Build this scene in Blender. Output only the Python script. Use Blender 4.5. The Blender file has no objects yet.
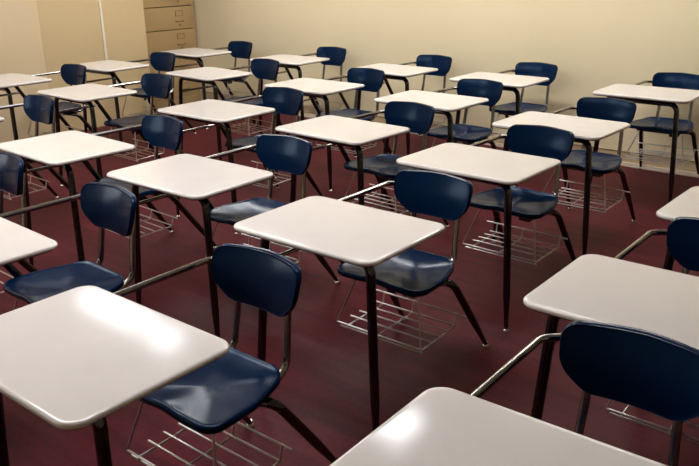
import bpy, bmesh, math, random
from mathutils import Vector, Matrix

random.seed(4)
S = bpy.context.scene
COL = S.collection

# ------------------------------------------------------------------ materials
def new_mat(name):
    m = bpy.data.materials.new(name)
    m.use_nodes = True
    nt = m.node_tree
    b = nt.nodes["Principled BSDF"]
    return m, nt, b

def noise_bump(nt, b, scale, strength, dist=0.002, detail=3.0):
    tc = nt.nodes.new("ShaderNodeTexCoord")
    n = nt.nodes.new("ShaderNodeTexNoise")
    n.inputs["Scale"].default_value = scale
    n.inputs["Detail"].default_value = detail
    bp = nt.nodes.new("ShaderNodeBump")
    bp.inputs["Strength"].default_value = strength
    bp.inputs["Distance"].default_value = dist
    nt.links.new(tc.outputs["Object"], n.inputs["Vector"])
    nt.links.new(n.outputs["Fac"], bp.inputs["Height"])
    nt.links.new(bp.outputs["Normal"], b.inputs["Normal"])
    return tc, n

def ramp_color(nt, b, fac, c1, c2, p1=0.3, p2=0.7, socket="Base Color"):
    r = nt.nodes.new("ShaderNodeValToRGB")
    r.color_ramp.elements[0].position = p1
    r.color_ramp.elements[1].position = p2
    r.color_ramp.elements[0].color = (*c1, 1)
    r.color_ramp.elements[1].color = (*c2, 1)
    nt.links.new(fac, r.inputs["Fac"])
    nt.links.new(r.outputs["Color"], b.inputs[socket])
    return r

def simple(name, c1, c2, rough, scale=6.0, metal=0.0, bump=0.0, bscale=200.0, coat=0.0, spec=0.5):
    m, nt, b = new_mat(name)
    b.inputs["Roughness"].default_value = rough
    b.inputs["Metallic"].default_value = metal
    b.inputs["Coat Weight"].default_value = coat
    b.inputs["Specular IOR Level"].default_value = spec
    tc = nt.nodes.new("ShaderNodeTexCoord")
    n = nt.nodes.new("ShaderNodeTexNoise")
    n.inputs["Scale"].default_value = scale
    n.inputs["Detail"].default_value = 4.0
    nt.links.new(tc.outputs["Object"], n.inputs["Vector"])
    ramp_color(nt, b, n.outputs["Fac"], c1, c2)
    if bump > 0:
        noise_bump(nt, b, bscale, bump)
    return m

M = {}
M["laminate"] = simple("laminate", (0.655, 0.632, 0.617), (0.695, 0.67, 0.653), 0.095, 5.0, bump=0.02, bscale=300)
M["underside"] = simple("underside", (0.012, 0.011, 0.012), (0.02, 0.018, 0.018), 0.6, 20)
M["plastic"] = simple("navy_plastic", (0.0009, 0.0096, 0.037), (0.0014, 0.0120, 0.045), 0.20, 3.0, bump=0.03, bscale=420, spec=0.16)
for _n in M["plastic"].node_tree.nodes:
    if _n.type == "BSDF_PRINCIPLED":
        _n.inputs["Specular Tint"].default_value = (0.45, 0.72, 1.0, 1)
M["chrome"] = simple("chrome", (0.30, 0.295, 0.29), (0.38, 0.37, 0.365), 0.15, 30.0, metal=1.0)
M["chrome_dark_reflection"] = simple("chrome_dark_reflection", (0.066, 0.067, 0.070), (0.10, 0.101, 0.104), 0.13, 30.0, metal=1.0)  # same chrome; the dark reflections on legs are put into the base colour
M["wire"] = simple("bright_wire", (0.48, 0.475, 0.47), (0.60, 0.59, 0.58), 0.32, 30.0, metal=1.0)
M["glide"] = simple("nickel_glide", (0.45, 0.44, 0.42), (0.6, 0.58, 0.56), 0.25, 40.0, metal=1.0)
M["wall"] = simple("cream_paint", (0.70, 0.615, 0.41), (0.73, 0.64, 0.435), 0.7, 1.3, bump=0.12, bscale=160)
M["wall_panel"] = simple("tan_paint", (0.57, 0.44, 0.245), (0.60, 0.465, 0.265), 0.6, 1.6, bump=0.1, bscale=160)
M["wall_light"] = simple("light_tan_wall", (0.66, 0.53, 0.335), (0.69, 0.555, 0.355), 0.6, 1.6, bump=0.1, bscale=160)  # slightly paler tan than the adjoining wall panel
M["strip"] = simple("pale_strip", (0.74, 0.70, 0.58), (0.78, 0.74, 0.62), 0.4, 8)
M["cabinet"] = simple("tan_enamel", (0.43, 0.30, 0.145), (0.46, 0.325, 0.16), 0.45, 2.5)
M["gap"] = simple("shadow_gap", (0.15, 0.098, 0.046), (0.18, 0.118, 0.058), 0.8, 8)
M["brass"] = simple("dull_brass", (0.235, 0.16, 0.078), (0.28, 0.195, 0.095), 0.5, 30, metal=0.3)
M["card"] = simple("card_insert", (0.44, 0.31, 0.155), (0.47, 0.335, 0.17), 0.7, 10)
M["baseboard"] = simple("tan_vinyl_cove", (0.46, 0.35, 0.22), (0.50, 0.385, 0.24), 0.45, 4)
M["baseboard_foot"] = simple("pale_vinyl_foot", (0.66, 0.60, 0.52), (0.72, 0.66, 0.57), 0.5, 8)
M["ceiling"] = simple("ceiling_white", (0.74, 0.72, 0.68), (0.78, 0.76, 0.72), 0.9, 12, bump=0.2, bscale=60)
M["fixture"] = simple("white_enamel", (0.75, 0.75, 0.74), (0.8, 0.8, 0.79), 0.4, 10)

def lamp_mat(name, col, st):
    m, nt, b = new_mat(name)
    b.inputs["Base Color"].default_value = (0.8, 0.8, 0.8, 1)
    b.inputs["Emission Color"].default_value = (*col, 1)
    b.inputs["Emission Strength"].default_value = st
    return m
M["lamp_cool"] = lamp_mat("lamp_cool", (0.90, 0.95, 1.0), 6.5)
M["lamp_small"] = lamp_mat("lamp_small", (0.90, 0.95, 1.0), 12.0)
M["window_fill"] = lamp_mat("fill_pane", (1.0, 0.97, 0.93), 4.0)
M["fill_back"] = lamp_mat("fill_back", (1.0, 0.965, 0.92), 20.0)
M["fill_warm"] = lamp_mat("fill_warm", (1.0, 0.95, 0.93), 13.0)

def floor_mat():
    m, nt, b = new_mat("maroon_vinyl")
    L = nt.links
    tc = nt.nodes.new("ShaderNodeTexCoord")
    mp = nt.nodes.new("ShaderNodeMapping")
    mp.inputs["Scale"].default_value = (0.8, 9.0, 1.0)          # grain runs along the room
    L.new(tc.outputs["Object"], mp.inputs["Vector"])
    n1 = nt.nodes.new("ShaderNodeTexNoise"); n1.inputs["Scale"].default_value = 2.2; n1.inputs["Detail"].default_value = 7
    L.new(mp.outputs["Vector"], n1.inputs["Vector"])
    n2 = nt.nodes.new("ShaderNodeTexNoise"); n2.inputs["Scale"].default_value = 55; n2.inputs["Detail"].default_value = 5
    L.new(tc.outputs["Object"], n2.inputs["Vector"])
    br = nt.nodes.new("ShaderNodeTexBrick")
    br.inputs["Scale"].default_value = 1.0
    br.inputs["Brick Width"].default_value = 1.22
    br.inputs["Row Height"].default_value = 0.152
    br.inputs["Mortar Size"].default_value = 0.0018
    br.inputs["Color1"].default_value = (0.45, 0.45, 0.45, 1)
    br.inputs["Color2"].default_value = (0.60, 0.60, 0.60, 1)
    br.inputs["Mortar"].default_value = (0.08, 0.08, 0.08, 1)
    L.new(tc.outputs["Object"], br.inputs["Vector"])
    a = nt.nodes.new("ShaderNodeMix"); a.data_type = 'RGBA'; a.inputs[0].default_value = 0.32
    L.new(n1.outputs["Color"], a.inputs[6]); L.new(n2.outputs["Color"], a.inputs[7])
    bw = nt.nodes.new("ShaderNodeRGBToBW"); L.new(a.outputs[2], bw.inputs[0])
    r = nt.nodes.new("ShaderNodeValToRGB")
    r.color_ramp.elements[0].position = 0.30; r.color_ramp.elements[0].color = (0.036, 0.0038, 0.0078, 1)
    r.color_ramp.elements[1].position = 0.72; r.color_ramp.elements[1].color = (0.122, 0.0140, 0.0225, 1)
    L.new(bw.outputs[0], r.inputs["Fac"])
    mx = nt.nodes.new("ShaderNodeMix"); mx.data_type = 'RGBA'; mx.blend_type = 'OVERLAY'; mx.inputs[0].default_value = 0.30
    L.new(r.outputs["Color"], mx.inputs[6]); L.new(br.outputs["Color"], mx.inputs[7])
    L.new(mx.outputs[2], b.inputs["Base Color"])
    b.inputs["Roughness"].default_value = 0.48
    b.inputs["Specular IOR Level"].default_value = 0.12
    bp = nt.nodes.new("ShaderNodeBump"); bp.inputs["Strength"].default_value = 0.25; bp.inputs["Distance"].default_value = 0.001
    L.new(n2.outputs["Fac"], bp.inputs["Height"]); L.new(bp.outputs["Normal"], b.inputs["Normal"])
    return m
M["floor"] = floor_mat()

# ------------------------------------------------------------------ mesh helpers
def obj(name, bm, mats, parent=None, smooth=True, auto=None):
    me = bpy.data.meshes.new(name)
    bmesh.ops.recalc_face_normals(bm, faces=bm.faces[:])
    bm.to_mesh(me); bm.free()
    for m in (mats if isinstance(mats, (list, tuple)) else [mats]):
        me.materials.append(m)
    if smooth:
        me.polygons.foreach_set("use_smooth", [True] * len(me.polygons))
        if auto is not None:
            me.set_sharp_from_angle(angle=math.radians(auto))
    o = bpy.data.objects.new(name, me)
    COL.objects.link(o)
    if parent is not None:
        o.parent = parent
    return o

def structure(name, bm, m, parent=None, **k):
    o = obj(name, bm, m, parent, **k)
    o["kind"] = "structure"
    return o

def add_box(bm, x0, x1, y0, y1, z0, z1, bevel=0.0, seg=2, mi=0):
    vs = [bm.verts.new((x, y, z)) for x in (x0, x1) for y in (y0, y1) for z in (z0, z1)]
    idx = [(0, 1, 3, 2), (4, 6, 7, 5), (0, 4, 5, 1), (2, 3, 7, 6), (0, 2, 6, 4), (1, 5, 7, 3)]
    fs = [bm.faces.new([vs[i] for i in f]) for f in idx]
    for f in fs: f.material_index = mi
    if bevel > 0:
        es = list({e for f in fs for e in f.edges})
        bmesh.ops.bevel(bm, geom=es, offset=bevel, segments=seg, profile=0.6, affect='EDGES')

def fillet(pts, radii, n=7, closed=False):
    """Round the corners of a polyline (any dimension >= 2)."""
    P = [Vector(p) for p in pts]
    if not isinstance(radii, (list, tuple)):
        radii = [radii] * len(P)
    out = []
    N = len(P)
    for i, p in enumerate(P):
        if not closed and i in (0, N - 1):
            out.append(p); continue
        a, c = P[(i - 1) % N], P[(i + 1) % N]
        u, v = (a - p), (c - p)
        lu, lv = u.length, v.length
        u.normalize(); v.normalize()
        ang = math.acos(max(-1, min(1, u.dot(v))))
        if radii[i] <= 0 or abs(ang - math.pi) < 1e-3:
            out.append(p); continue
        t = min(radii[i] / math.tan(ang / 2), lu * 0.49, lv * 0.49)
        r = t * math.tan(ang / 2)
        bis = (u + v).normalized()
        cen = p + bis * (r / math.sin(ang / 2))
        s, e = p + u * t - cen, p + v * t - cen
        tot = math.pi - ang
        for k in range(n + 1):
            f = k / n
            out.append(cen + (s * math.sin((1 - f) * tot) + e * math.sin(f * tot)) / math.sin(tot))
    return out

def add_tube(bm, pts, rad, seg=12, cap=True, closed=False):
    P = [Vector(p) for p in pts]
    R = rad if isinstance(rad, (list, tuple)) else [rad] * len(P)
    t0 = (P[1] - P[0]).normalized()
    ref = Vector((0, 0, 1)) if abs(t0.z) < 0.9 else Vector((1, 0, 0))
    nrm = t0.cross(ref).normalized()
    rings = []
    for i, p in enumerate(P):
        if i == 0: t = t0
        elif i == len(P) - 1: t = (P[i] - P[i - 1]).normalized()
        else: t = ((P[i] - P[i - 1]).normalized() + (P[i + 1] - P[i]).normalized()).normalized()
        nrm = (nrm - t * nrm.dot(t)).normalized()
        bn = t.cross(nrm)
        rings.append([bm.verts.new(p + (nrm * math.cos(2 * math.pi * k / seg) + bn * math.sin(2 * math.pi * k / seg)) * R[i]) for k in range(seg)])
    for a, b in zip(rings[:-1], rings[1:]):
        for k in range(seg):
            bm.faces.new((a[k], a[(k + 1) % seg], b[(k + 1) % seg], b[k]))
    if cap:
        bm.faces.new(rings[0][::-1]); bm.faces.new(rings[-1])

def add_lathe(bm, base, prof, seg=20):
    bx, by, bz = base
    rings = [[bm.verts.new((bx + r * math.cos(2 * math.pi * k / seg), by + r * math.sin(2 * math.pi * k / seg), bz + z)) for k in range(seg)] for r, z in prof]
    for a, b in zip(rings[:-1], rings[1:]):
        for k in range(seg):
            bm.faces.new((a[k], a[(k + 1) % seg], b[(k + 1) % seg], b[k]))
    bm.faces.new(rings[0][::-1]); bm.faces.new(rings[-1])

def resample(poly, n):
    """Closed 2-D polygon -> n points spaced evenly along it."""
    L = [0.0]
    Q = poly + [poly[0]]
    for a, b in zip(Q[:-1], Q[1:]): L.append(L[-1] + (b - a).length)
    out, j = [], 0
    for k in range(n):
        d = L[-1] * k / n
        while L[j + 1] < d: j += 1
        f = (d - L[j]) / max(1e-9, L[j + 1] - L[j])
        out.append(Q[j].lerp(Q[j + 1], f))
    return out

def offset_in(poly, d):
    """Move every point of a counter-clockwise closed polygon inward by d."""
    n = len(poly); out = []
    for i in range(n):
        t = (poly[(i + 1) % n] - poly[i - 1]).normalized()
        out.append(poly[i] + Vector((-t.y, t.x)) * d)
    return out

def loft(bm, rings, mi=None):
    V = [[bm.verts.new(p) for p in r] for r in rings]
    n = len(V[0])
    for i, (a, b) in enumerate(zip(V[:-1], V[1:])):
        for k in range(n):
            f = bm.faces.new((a[k], a[(k + 1) % n], b[(k + 1) % n], b[k]))
            if mi: f.material_index = mi[i]
    return V

# ------------------------------------------------------------------ the student desk
DH = 0.71                    # height of the desktop
HW, HD = 0.305, 0.2245       # half width, half depth of the desktop

def desktop_bm():
    bm = bmesh.new()
    poly = fillet([(-HW, -HD), (HW, -HD), (HW, HD), (-HW, HD)], 0.05, n=9, closed=True)
    top, bot = DH, DH - 0.0205
    prof = [(0.0145, top), (0.0130, top), (0.0105, top - 0.0001), (0.0062, top - 0.0006), (0.0030, top - 0.0022), (0.0010, top - 0.0046), (0.0, top - 0.0085),
            (0.0005, top - 0.0122), (0.0024, top - 0.0148), (0.0060, top - 0.0162), (0.0080, top - 0.0166), (0.010, bot)]
    rings = [[(*q, z) for q in offset_in(poly, d)] for d, z in prof]
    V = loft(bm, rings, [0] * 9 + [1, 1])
    mid = [bm.verts.new((*q, top)) for q in offset_in(poly, 0.03)]
    n = len(mid)
    for k in range(n):
        bm.faces.new((V[0][k], V[0][(k + 1) % n], mid[(k + 1) % n], mid[k]))
    bm.faces.new(mid)
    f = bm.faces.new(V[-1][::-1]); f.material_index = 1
    return bm

def seat_bm():
    bm = bmesh.new()
    poly = fillet([(-0.203, 0.203), (0.203, 0.203), (0.200, 0.36), (0.150, 0.53), (-0.150, 0.53), (-0.200, 0.36)],
                  [0.050, 0.050, 0.16, 0.07, 0.07, 0.16], n=8, closed=True)
    poly = resample(poly, 72)
    c = Vector((0.0, 0.365))
    z0 = DH - 0.272
    def zz(q, t):
        x, y = q
        z = z0 - 0.020 * (1 - t * t) ** 1.3 + 0.0022 * math.exp(-((t - 0.975) / 0.022) ** 2)
        if y < 0.29: z -= 0.004 * ((0.29 - y) / 0.095) ** 2
        if y > 0.43: z += 0.010 * ((y - 0.43) / 0.10) ** 2
        z += 0.008 * math.exp(-(x / 0.05) ** 2) * max(0, (0.36 - y) / 0.165)      # slight thigh ridge
        return z
    T = [1.0, 0.988, 0.975, 0.955, 0.93, 0.89, 0.82, 0.72, 0.6, 0.47, 0.33, 0.2, 0.08]
    rings = []
    lip = offset_in(poly, -0.004)
    inn = offset_in(poly, 0.010)
    rings.append([(*q, zz(p, 1) - 0.019) for q, p in zip(inn, poly)])
    rings.append([(*q, zz(p, 1) - 0.021) for q, p in zip(offset_in(poly, -0.001), poly)])
    rings.append([(*q, zz(p, 1) - 0.017) for q, p in zip(lip, poly)])
    rings.append([(*q, zz(p, 1) - 0.007) for q, p in zip(lip, poly)])
    rings.append([(*q, zz(p, 1) - 0.0015) for q, p in zip(offset_in(poly, -0.002), poly)])
    for t in T:
        qs = [c + (p - c) * t for p in poly]
        rings.append([(*q, zz(q, t)) for q in qs])
    V = loft(bm, rings)
    bm.faces.new(V[-1])
    # underside of the shell
    low = [[(*(c + (p - c) * t), zz(c + (p - c) * t, t) - 0.009) for p in poly] for t in (0.93, 0.8, 0.6, 0.35, 0.08)]
    W = loft(bm, low)
    n = len(poly)
    for k in range(n):
        bm.faces.new((V[0][(k + 1) % n], V[0][k], W[0][k], W[0][(k + 1) % n]))
    bm.faces.new(W[-1][::-1])
    return bm

BZ = DH - 0.040              # backrest centre height
BY = 0.588
def back_y(x, z):
    h = (z - BZ) / 0.09
    return BY + 0.20 * (z - BZ) - 1.05 * x * x + 0.010 * h * h - 0.006
def backrest_bm():
    bm = bmesh.new()
    zt, zb = BZ + 0.086, BZ - 0.084
    poly = fillet([(-0.108, zb), (0.108, zb), (0.172, BZ - 0.024), (0.180, zt - 0.007), (0.0, zt + 0.001), (-0.180, zt - 0.007), (-0.172, BZ - 0.024)],
                  [0.060, 0.060, 0.090, 0.034, 0.6, 0.034, 0.090], n=8, closed=True)
    poly = resample(poly, 72)
    c = Vector((0.0, BZ))
    def ring(t, dy, off=0.0):
        out = []
        pl = offset_in(poly, off) if off else poly
        for p in pl:
            q = c + (p - c) * t
            out.append((q.x + 0.006, back_y(q.x, q.y) + dy, q.y))
        return out
    T = [0.08, 0.25, 0.42, 0.58, 0.72, 0.83, 0.91, 0.96]
    rings = [ring(t, 0) for t in T] + [ring(0.978, -0.0012)]
    rings += [ring(1, 0.0012, 0.003), ring(1, 0.0045, 0.0005), ring(1, 0.010, 0.0), ring(1, 0.017, 0.0), ring(1, 0.019, 0.003)]
    rings += [ring(0.96, 0.016), ring(0.92, 0.011)] + [ring(t, 0.010) for t in T[::-1][2:]]
    V = loft(bm, rings)
    bm.faces.new(V[0][::-1]); bm.faces.new(V[-1])
    return bm

def leg_bm(path, radii):
    bm = bmesh.new()
    add_tube(bm, path, radii, seg=14)
    return bm

def straight(a, b, n):
    a, b = Vector(a), Vector(b)
    return [a.lerp(b, i / n) for i in range(n + 1)]

def front_leg(s):
    """s = +1: the student's left, -1: right.  Bends over under the desktop."""
    xt, xf = (0.210, 0.252) if s > 0 else (-0.251, -0.294)
    zc = DH - 0.050
    top = (xt - s * 0.095, -0.10, zc)
    knee = (xt, -0.10, zc)
    foot = (xf, -0.128, 0.014)
    pts = fillet([top, knee, foot], 0.078, n=8)
    last = pts[-2]
    low = Vector(last).lerp(Vector(foot), 0.74)
    pts = pts[:-1] + straight(last, low, 3)[1:] + straight(low, foot, 3)[1:]
    rad = [0.0160] * (len(pts) - 3) + [0.0128, 0.0108, 0.0092]
    return pts, rad, foot

def rear_leg(s):
    xf = 0.188 if s > 0 else -0.235
    a = (s * 0.05, 0.395, DH - 0.318)
    k1 = (s * 0.178, 0.462, DH - 0.330)
    foot = (xf, 0.727, 0.014)
    pts = fillet([a, k1, foot], 0.045, n=8)
    last = pts[-2]
    low = Vector(last).lerp(Vector(foot), 0.55)
    pts = pts[:-1] + straight(last, low, 3)[1:] + straight(low, foot, 3)[1:]
    rad = [0.0155] * (len(pts) - 3) + [0.0135, 0.0110, 0.0092]
    return pts, rad, foot

def glide_bm(foot):
    bm = bmesh.new()
    add_lathe(bm, (foot[0], foot[1], 0.0), [(0.0125, 0.0), (0.0150, 0.002), (0.0150, 0.007), (0.0115, 0.012), (0.0095, 0.014), (0.0095, 0.024)])
    return bm

def make_desk():
    root = bpy.data.objects.new("student_desk", None)
    COL.objects.link(root)
    root.empty_display_size = 0.1
    obj("desktop", desktop_bm(), [M["laminate"], M["underside"]], root, auto=50)
    # cross tube and mounting plates under the desktop
    bm = bmesh.new()
    add_tube(bm, [(-0.158, -0.10, DH - 0.050), (0.117, -0.10, DH - 0.050)], 0.0160, 14)
    for x in (-0.11, 0.07):
        add_box(bm, x - 0.03, x + 0.03, -0.135, -0.065, DH - 0.0390, DH - 0.0207)
    obj("cross_tube", bm, M["chrome_dark_reflection"], root, auto=40)
    for s in (1, -1):
        p, r, f = front_leg(s)
        l = obj("leg", leg_bm(p, r), M["chrome_dark_reflection"], root, auto=60)
        obj("foot_glide", glide_bm(f), M["glide"], l, auto=40)
    for s in (1, -1):
        p, r, f = rear_leg(s)
        l = obj("leg", leg_bm(p, r), M["chrome_dark_reflection"], root, auto=60)
        obj("foot_glide", glide_bm(f), M["glide"], l, auto=40)
        bm = bmesh.new()                                   # brighter sleeve standing in for the chrome highlight at the crook
        q = Vector((s * 0.128, 0.436, DH - 0.3255)); e = Vector((s * 0.158, 0.4515, DH - 0.3283))
        add_tube(bm, [q, e], 0.0168, 14)
        obj("crook_highlight", bm, M["chrome"], l, auto=40)
    # arm rail along the student's right side, bending in behind the backrest
    pts = fillet([(-0.205, -0.085, DH - 0.037), (-0.234, 0.02, DH - 0.036), (-0.232, 0.600, DH - 0.034), (-0.18, 0.650, DH - 0.036), (-0.090, 0.632, DH - 0.045)],
                 [0, 0.10, 0.05, 0.05, 0], n=7)
    bm = bmesh.new(); add_tube(bm, pts, 0.0100, 14)
    obj("arm_rail", bm, M["chrome"], root, auto=60)
    # seat strut dropping from under the desktop to the seat, and the brace to it
    pts = fillet([(-0.235, 0.05, DH - 0.040), (-0.236, 0.150, DH - 0.042), (-0.212, 0.300, DH - 0.300), (-0.13, 0.36, DH - 0.318)], [0, 0.05, 0.05, 0], n=7)
    bm = bmesh.new(); add_tube(bm, pts, 0.0145, 14)
    obj("seat_strut", bm, M["chrome_dark_reflection"], root, auto=60)
    bm = bmesh.new(); add_tube(bm, [(-0.2535, -0.10, DH - 0.160), (-0.2255, 0.215, DH - 0.153)], 0.0085, 12)
    obj("side_brace", bm, M["chrome"], root, auto=60)
    # seat, frame below it, posts and backrest
    obj("seat", seat_bm(), M["plastic"], root, auto=70)
    bm = bmesh.new()
    add_tube(bm, [(-0.15, 0.395, DH - 0.318), (0.15, 0.395, DH - 0.318)], 0.0125, 12)
    add_tube(bm, [(-0.150, 0.30, DH - 0.316), (0.135, 0.30, DH - 0.316)], 0.0115, 12)
    add_box(bm, 0.075, 0.130, 0.270, 0.330, DH - 0.338, DH - 0.304, 0.004)
    obj("seat_frame", bm, M["chrome_dark_reflection"], root, auto=40)
    for s in (1, -1):
        pts = fillet([(s * 0.092, 0.622, DH - 0.030), (s * 0.104, 0.600, DH - 0.115), (s * 0.112, 0.575, DH - 0.283), (s * 0.115, 0.520, DH - 0.312), (s * 0.110, 0.36, DH - 0.316)],
                     [0, 0.05, 0.045, 0.03, 0], n=7)
        bm = bmesh.new(); add_tube(bm, pts, 0.0112, 12)
        obj("back_post", bm, M["chrome"], root, auto=60)
    obj("backrest", backrest_bm(), M["plastic"], root, auto=70)
    # wire book basket hung under the seat
    r = 0.0036
    zb, zt = DH - 0.493, DH - 0.445
    xr, xl = -0.184, 0.212
    bm = bmesh.new()
    add_tube(bm, [(xr, 0.200, zb), (xl, 0.200, zb)], r, 8)
    add_tube(bm, [(xr + 0.012, 0.206, zb - 0.016), (xl, 0.206, zb - 0.016)], r, 8)
    for y in (0.262, 0.318, 0.374, 0.430):
        add_tube(bm, [(xr + 0.02, y, zb + 0.006), (xl, y, zb + 0.006)], r, 8)
    add_tube(bm, [(xr - 0.01, 0.447, zt), (xl + 0.035, 0.447, zt)], r, 8)
    for x in (xr + 0.05, 0.01, xl - 0.004):
        add_tube(bm, fillet([(x, 0.200, zb - 0.016), (x, 0.204, zb - 0.006), (x, 0.436, zb), (x, 0.447, zt), (x, 0.447, zt + 0.004)], 0.008, n=4), r, 8)
    obj("book_basket", bm, M["wire"], root, auto=60)
    for a, b in (((xr, 0.200, zb), (xr + 0.075, 0.225, DH - 0.310)), ((xl - 0.004, 0.200, zb), (0.172, 0.235, DH - 0.310))):
        bm = bmesh.new(); add_tube(bm, [a, b], r, 8)
        obj("basket_hanger", bm, M["wire"], root, auto=60)
    return root

def dup(root):
    r = root.copy(); COL.objects.link(r)
    for ch in list(root.children):
        c = ch.copy(); COL.objects.link(c); c.parent = r
        for g in list(ch.children):
            d = g.copy(); COL.objects.link(d); d.parent = c
    return r

# x, y, turn (radians), label
DESKS = [
 (-1.560, 0.852, 0.010, "student desk at lower left, its white top showing two broad bright lamp reflections"),
 (-1.6264, 1.8747, 0.0201, "student desk at the centre of the photo, its wire book basket fully in view"),
 (-1.7049, 2.9099, -0.004, "student desk directly behind the centre desk, its near leg standing clear on maroon floor"),
 (-1.7597, 3.8452, -0.008, "student desk one in front of the desk farthest right at the back wall"),
 (-1.7387, 5.0911, 0.018, "student desk against the cream back wall, farthest right of those along it"),
 (-2.5278, 0.9889, -0.035, "student desk cut by the left edge, glossy seat just behind the lower-left desk"),
 (-2.5692, 2.0057, 0.0118, "student desk immediately left of the centre desk, side by side with it"),
 (-2.6337, 3.0809, -0.035, "student desk whose white top lies straight above the centre desk's top in the photo"),
 (-2.7399, 4.0712, -0.008, "student desk right of centre, one in front of second desk from right at back wall"),
 (-2.8169, 5.0584, 0.004, "student desk against the cream back wall, second from the right"),
 (-3.4814, 1.971, -0.035, "student desk at mid left, its white top just reaching the photo's left edge"),
 (-3.5995, 3.0498, 0.0135, "student desk left of centre, third desk counting forward from the middle of back wall"),
 (-3.7372, 4.0748, -0.0104, "student desk in the background, one in front of the middle desk at back wall"),
 (-3.7595, 5.0376, 0.0, "student desk against the cream back wall, in the middle of the five along it"),
 (-4.8634, 2.9777, -0.025, "student desk at upper left, third counting forward from second-from-left desk at back wall"),
 (-4.8452, 4.0582, -0.08, "student desk at upper left, one in front of second-from-left desk at back wall"),
 (-4.9139, 5.0492, 0.02, "student desk against the cream back wall, second from the left"),
 (-5.8959, 2.9363, 0.0, "student desk by the light tan left wall, its white top cut by the left edge"),
 (-5.955, 3.885, 0.0, "student desk by the left wall in front of the pale vertical strip"),
 (-6.085, 4.95, -0.02, "student desk farthest back at left, directly before the tan drawer cabinet"),
 (-0.4881, 1.012, 0.035, "nearest student desk at bottom, white top with one round glare spot and large chair back"),
 (-0.5599, 1.9258, 0.0196, "student desk at right, its white top behind the largest navy chair back"),
 (-0.5351, 2.8495, -0.003, "student desk at the right edge, only a corner of its white top in view"),
 (-4.70, 1.94, -0.03, "student desk mostly out of frame at left, chair back before the light tan wall"),
 (-3.36, 1.01, -0.02, "student desk mostly outside the left edge, only half its navy chair back in view"),
]
proto = make_desk()
for i, (x, y, a, lab) in enumerate(DESKS):
    o = proto if i == 0 else dup(proto)
    o.location = (x, y, 0)
    o.rotation_euler = (0, 0, a)
    o["label"] = lab
    o["category"] = "desk"
    o["group"] = "student desks with attached navy chairs in rows"

# ------------------------------------------------------------------ the room
X0, X1, Y0, Y1, ZC = -6.8, 2.6, -2.8, 5.825, 2.75
XR = -7.62                    # back of the cabinet recess
YR = 4.915                    # where the left wall ends and the recess begins

bm = bmesh.new(); add_box(bm, XR - 0.1, X1 + 0.1, Y0 - 0.1, Y1 + 0.1, -0.1, 0.0)
structure("floor", bm, M["floor"], smooth=False)
bm = bmesh.new(); add_box(bm, XR - 0.1, X1 + 0.1, Y0 - 0.1, Y1 + 0.1, ZC, ZC + 0.1)
ceiling = structure("ceiling", bm, M["ceiling"], smooth=False)
bm = bmesh.new(); add_box(bm, XR - 0.1, X1 + 0.1, Y1, Y1 + 0.1, 0, ZC)
structure("wall_back", bm, M["wall"], smooth=False)
bm = bmesh.new(); add_box(bm, XR - 0.1, X1 + 0.1, Y0 - 0.1, Y0, 0, ZC)
structure("wall_front", bm, M["wall"], smooth=False)
bm = bmesh.new(); add_box(bm, X1, X1 + 0.1, Y0, Y1, 0, ZC)
structure("wall_right", bm, M["wall"], smooth=False)
bm = bmesh.new()
add_box(bm, X0 - 0.12, X0, 3.70, YR, 0, ZC)
add_box(bm, XR - 0.1, XR, YR - 0.12, Y1, 0, ZC)
add_box(bm, XR, X0 - 0.12, YR - 0.12, YR - 0.02, 0, ZC)
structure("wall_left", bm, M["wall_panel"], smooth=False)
bm = bmesh.new(); add_box(bm, X0 - 0.12, X0 + 0.035, Y0, 3.755, 0, ZC)
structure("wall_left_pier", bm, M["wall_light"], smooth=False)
bm = bmesh.new(); add_box(bm, X0, X0 + 0.012, 4.405, 4.429, 0.60, ZC, 0.003)
structure("trim_1", bm, M["strip"], smooth=False)
# vinyl cove base along the back wall: tan band with a pale foot
bm = bmesh.new()
add_box(bm, -7.10, X1, Y1 - 0.010, Y1, 0.0, 0.115, 0.003)
add_box(bm, -7.10, X1, Y1 - 0.0125, Y1, 0.108, 0.116, 0.001, mi=1)
add_box(bm, -7.10, X1, Y1 - 0.024, Y1, 0.0, 0.034, 0.006, mi=2)
structure("baseboard_back", bm, [M["baseboard"], M["gap"], M["baseboard_foot"]], smooth=False)

# unseen window added to the left wall beside the camera for side light
XW = X0 + 0.035
for i, (wy0, wy1) in enumerate(((-2.45, -0.15),)):
    wz0, wz1 = 0.95, 2.45
    bm = bmesh.new()
    t = 0.05
    for (a0, a1, b0, b1) in ((wy0 - t, wy1 + t, wz1, wz1 + t), (wy0 - t, wy1 + t, wz0 - t, wz0), (wy0 - t, wy0, wz0, wz1), (wy1, wy1 + t, wz0, wz1),
                             ((wy0 + wy1) / 2 - 0.02, (wy0 + wy1) / 2 + 0.02, wz0, wz1)):
        add_box(bm, XW, XW + 0.03, a0, a1, b0, b1, 0.003)
    fr = structure("fill_window_%d" % (i + 1), bm, M["fixture"], smooth=False)
    bm = bmesh.new(); add_box(bm, XW + 0.001, XW + 0.010, wy0, wy1, wz0, wz1)
    obj("pane", bm, M["window_fill"], fr, smooth=False)

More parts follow.
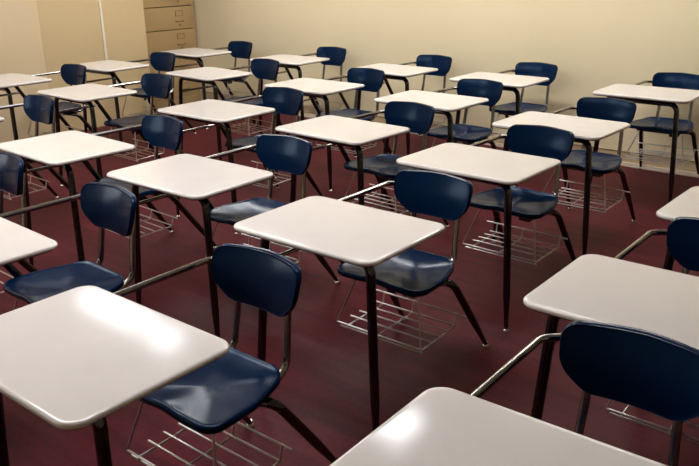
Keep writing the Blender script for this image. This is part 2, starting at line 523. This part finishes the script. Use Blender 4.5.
# ceiling panels out of the frame: some read from desktop glare, others added fill
def light_panel(cx, cy, w, d, m):
    bm = bmesh.new()
    t = 0.03
    for (x0, x1, y0, y1) in ((cx - w / 2 - t, cx + w / 2 + t, cy - d / 2 - t, cy - d / 2), (cx - w / 2 - t, cx + w / 2 + t, cy + d / 2, cy + d / 2 + t),
                             (cx - w / 2 - t, cx - w / 2, cy - d / 2, cy + d / 2), (cx + w / 2, cx + w / 2 + t, cy - d / 2, cy + d / 2)):
        add_box(bm, x0, x1, y0, y1, ZC - 0.03, ZC)
    f = obj("light_frame", bm, M["fixture"], ceiling, smooth=False)
    bm = bmesh.new(); add_box(bm, cx - w / 2, cx + w / 2, cy - d / 2, cy + d / 2, ZC - 0.02, ZC - 0.005)
    obj("light_diffuser", bm, m, f, smooth=False)
light_panel(-5.55, 3.41, 0.95, 0.34, M["lamp_cool"])
light_panel(-4.74, 3.32, 0.36, 0.28, M["lamp_cool"])
light_panel(-6.30, 4.15, 0.60, 0.36, M["lamp_cool"])  # added to bring highlights onto the left seats
light_panel(-2.60, 3.50, 0.34, 0.34, M["lamp_small"])
for cx in (-5.3, -3.5, -1.8):
    light_panel(cx, 4.72, 1.2, 0.36, M["fill_back"])  # added fill row that brightens the back wall
for cx in (-5.2, -3.6, -2.0):
    light_panel(cx, 1.45, 1.2, 0.55, M["fill_warm"])  # added fill row for general brightness over the near desks

# ------------------------------------------------------------------ drawer cabinet in the corner recess
cab = bpy.data.objects.new("drawer_cabinet", None); COL.objects.link(cab)
CX, CY0, CY1, CH = -7.10, 4.93, 5.800, 2.29
cab.location = (CX - 0.24, (CY0 + CY1) / 2, 0)
cab["label"] = "tall tan drawer cabinet standing in the far left corner behind the desks"
cab["category"] = "cabinet"
lx = 0.24; ly0, ly1 = CY0 - cab.location.y, CY1 - cab.location.y
bm = bmesh.new()
add_box(bm, -0.24, lx - 0.018, ly0, ly1, 0.0, CH, 0.003)
obj("body", bm, M["gap"], cab, auto=30)
bm = bmesh.new()
add_box(bm, lx - 0.018, lx, ly0, ly0 + 0.03, 0.0, CH)
add_box(bm, lx - 0.018, lx, ly1 - 0.03, ly1, 0.0, CH)
add_box(bm, lx - 0.018, lx, ly0 + 0.03, ly1 - 0.03, 0.0, 0.092)
obj("face_frame", bm, M["cabinet"], cab, smooth=False)
hy = 5.585 - cab.location.y
for k in range(8):
    z0 = 0.097 + 0.245 * k
    bm = bmesh.new()
    add_box(bm, lx - 0.016, lx + 0.004, ly0 + 0.034, ly1 - 0.034, z0, z0 + 0.236, 0.003)
    d = obj("drawer", bm, M["cabinet"], cab, auto=30)
    bm = bmesh.new()                                    # card holder frame with its card
    zc = z0 + 0.165
    for (a0, a1, b0, b1) in ((-0.05, 0.05, 0.024, 0.030), (-0.05, 0.05, -0.030, -0.024), (-0.05, -0.044, -0.03, 0.03), (0.044, 0.05, -0.03, 0.03)):
        add_box(bm, lx + 0.003, lx + 0.008, hy + a0, hy + a1, zc + b0, zc + b1)
    add_box(bm, lx + 0.003, lx + 0.0055, hy - 0.045, hy + 0.045, zc - 0.025, zc + 0.025, mi=1)
    obj("card_holder", bm, [M["brass"], M["card"]], d, smooth=False)
    bm = bmesh.new()                                    # bow pull
    add_tube(bm, fillet([(lx + 0.002, hy - 0.05, z0 + 0.085), (lx + 0.028, hy - 0.045, z0 + 0.080), (lx + 0.028, hy + 0.045, z0 + 0.080), (lx + 0.002, hy + 0.05, z0 + 0.085)], 0.012, n=5), 0.0055, 10)
    obj("handle", bm, M["brass"], d, auto=60)
    bm = bmesh.new()
    add_tube(bm, [(lx + 0.002, hy, z0 + 0.040), (lx + 0.010, hy, z0 + 0.040)], 0.011, 14)
    obj("lock", bm, M["brass"], d, auto=40)

# ------------------------------------------------------------------ world, camera, colour
w = bpy.data.worlds.new("world"); S.world = w; w.use_nodes = True
w.node_tree.nodes["Background"].inputs["Color"].default_value = (0.5, 0.5, 0.5, 1)
w.node_tree.nodes["Background"].inputs["Strength"].default_value = 0.0

f_px, pitch, roll, yaw = 777.164, 0.34308, -0.01638, 0.69974
cy, sy = math.cos(yaw), math.sin(yaw)
fw = Vector((-sy * math.cos(pitch), cy * math.cos(pitch), -math.sin(pitch)))
rt = Vector((cy, sy, 0)); up = rt.cross(fw)
r2 = rt * math.cos(roll) + up * math.sin(roll)
u2 = -rt * math.sin(roll) + up * math.cos(roll)
cd = bpy.data.cameras.new("camera"); cam = bpy.data.objects.new("camera", cd); COL.objects.link(cam)
mat = Matrix((r2, u2, -fw)).transposed().to_4x4()
mat.translation = Vector((0, 0, 0.85588 + DH))
cam.matrix_world = mat
cd.sensor_width = 36.0; cd.sensor_fit = 'HORIZONTAL'
cd.lens = f_px / 699.0 * 36.0
cd.clip_start = 0.05
S.camera = cam

S.view_settings.view_transform = 'Standard'
S.view_settings.look = 'None'
S.view_settings.gamma = 1.0
S.view_settings.use_curve_mapping = False
S.view_settings.exposure = 0.25
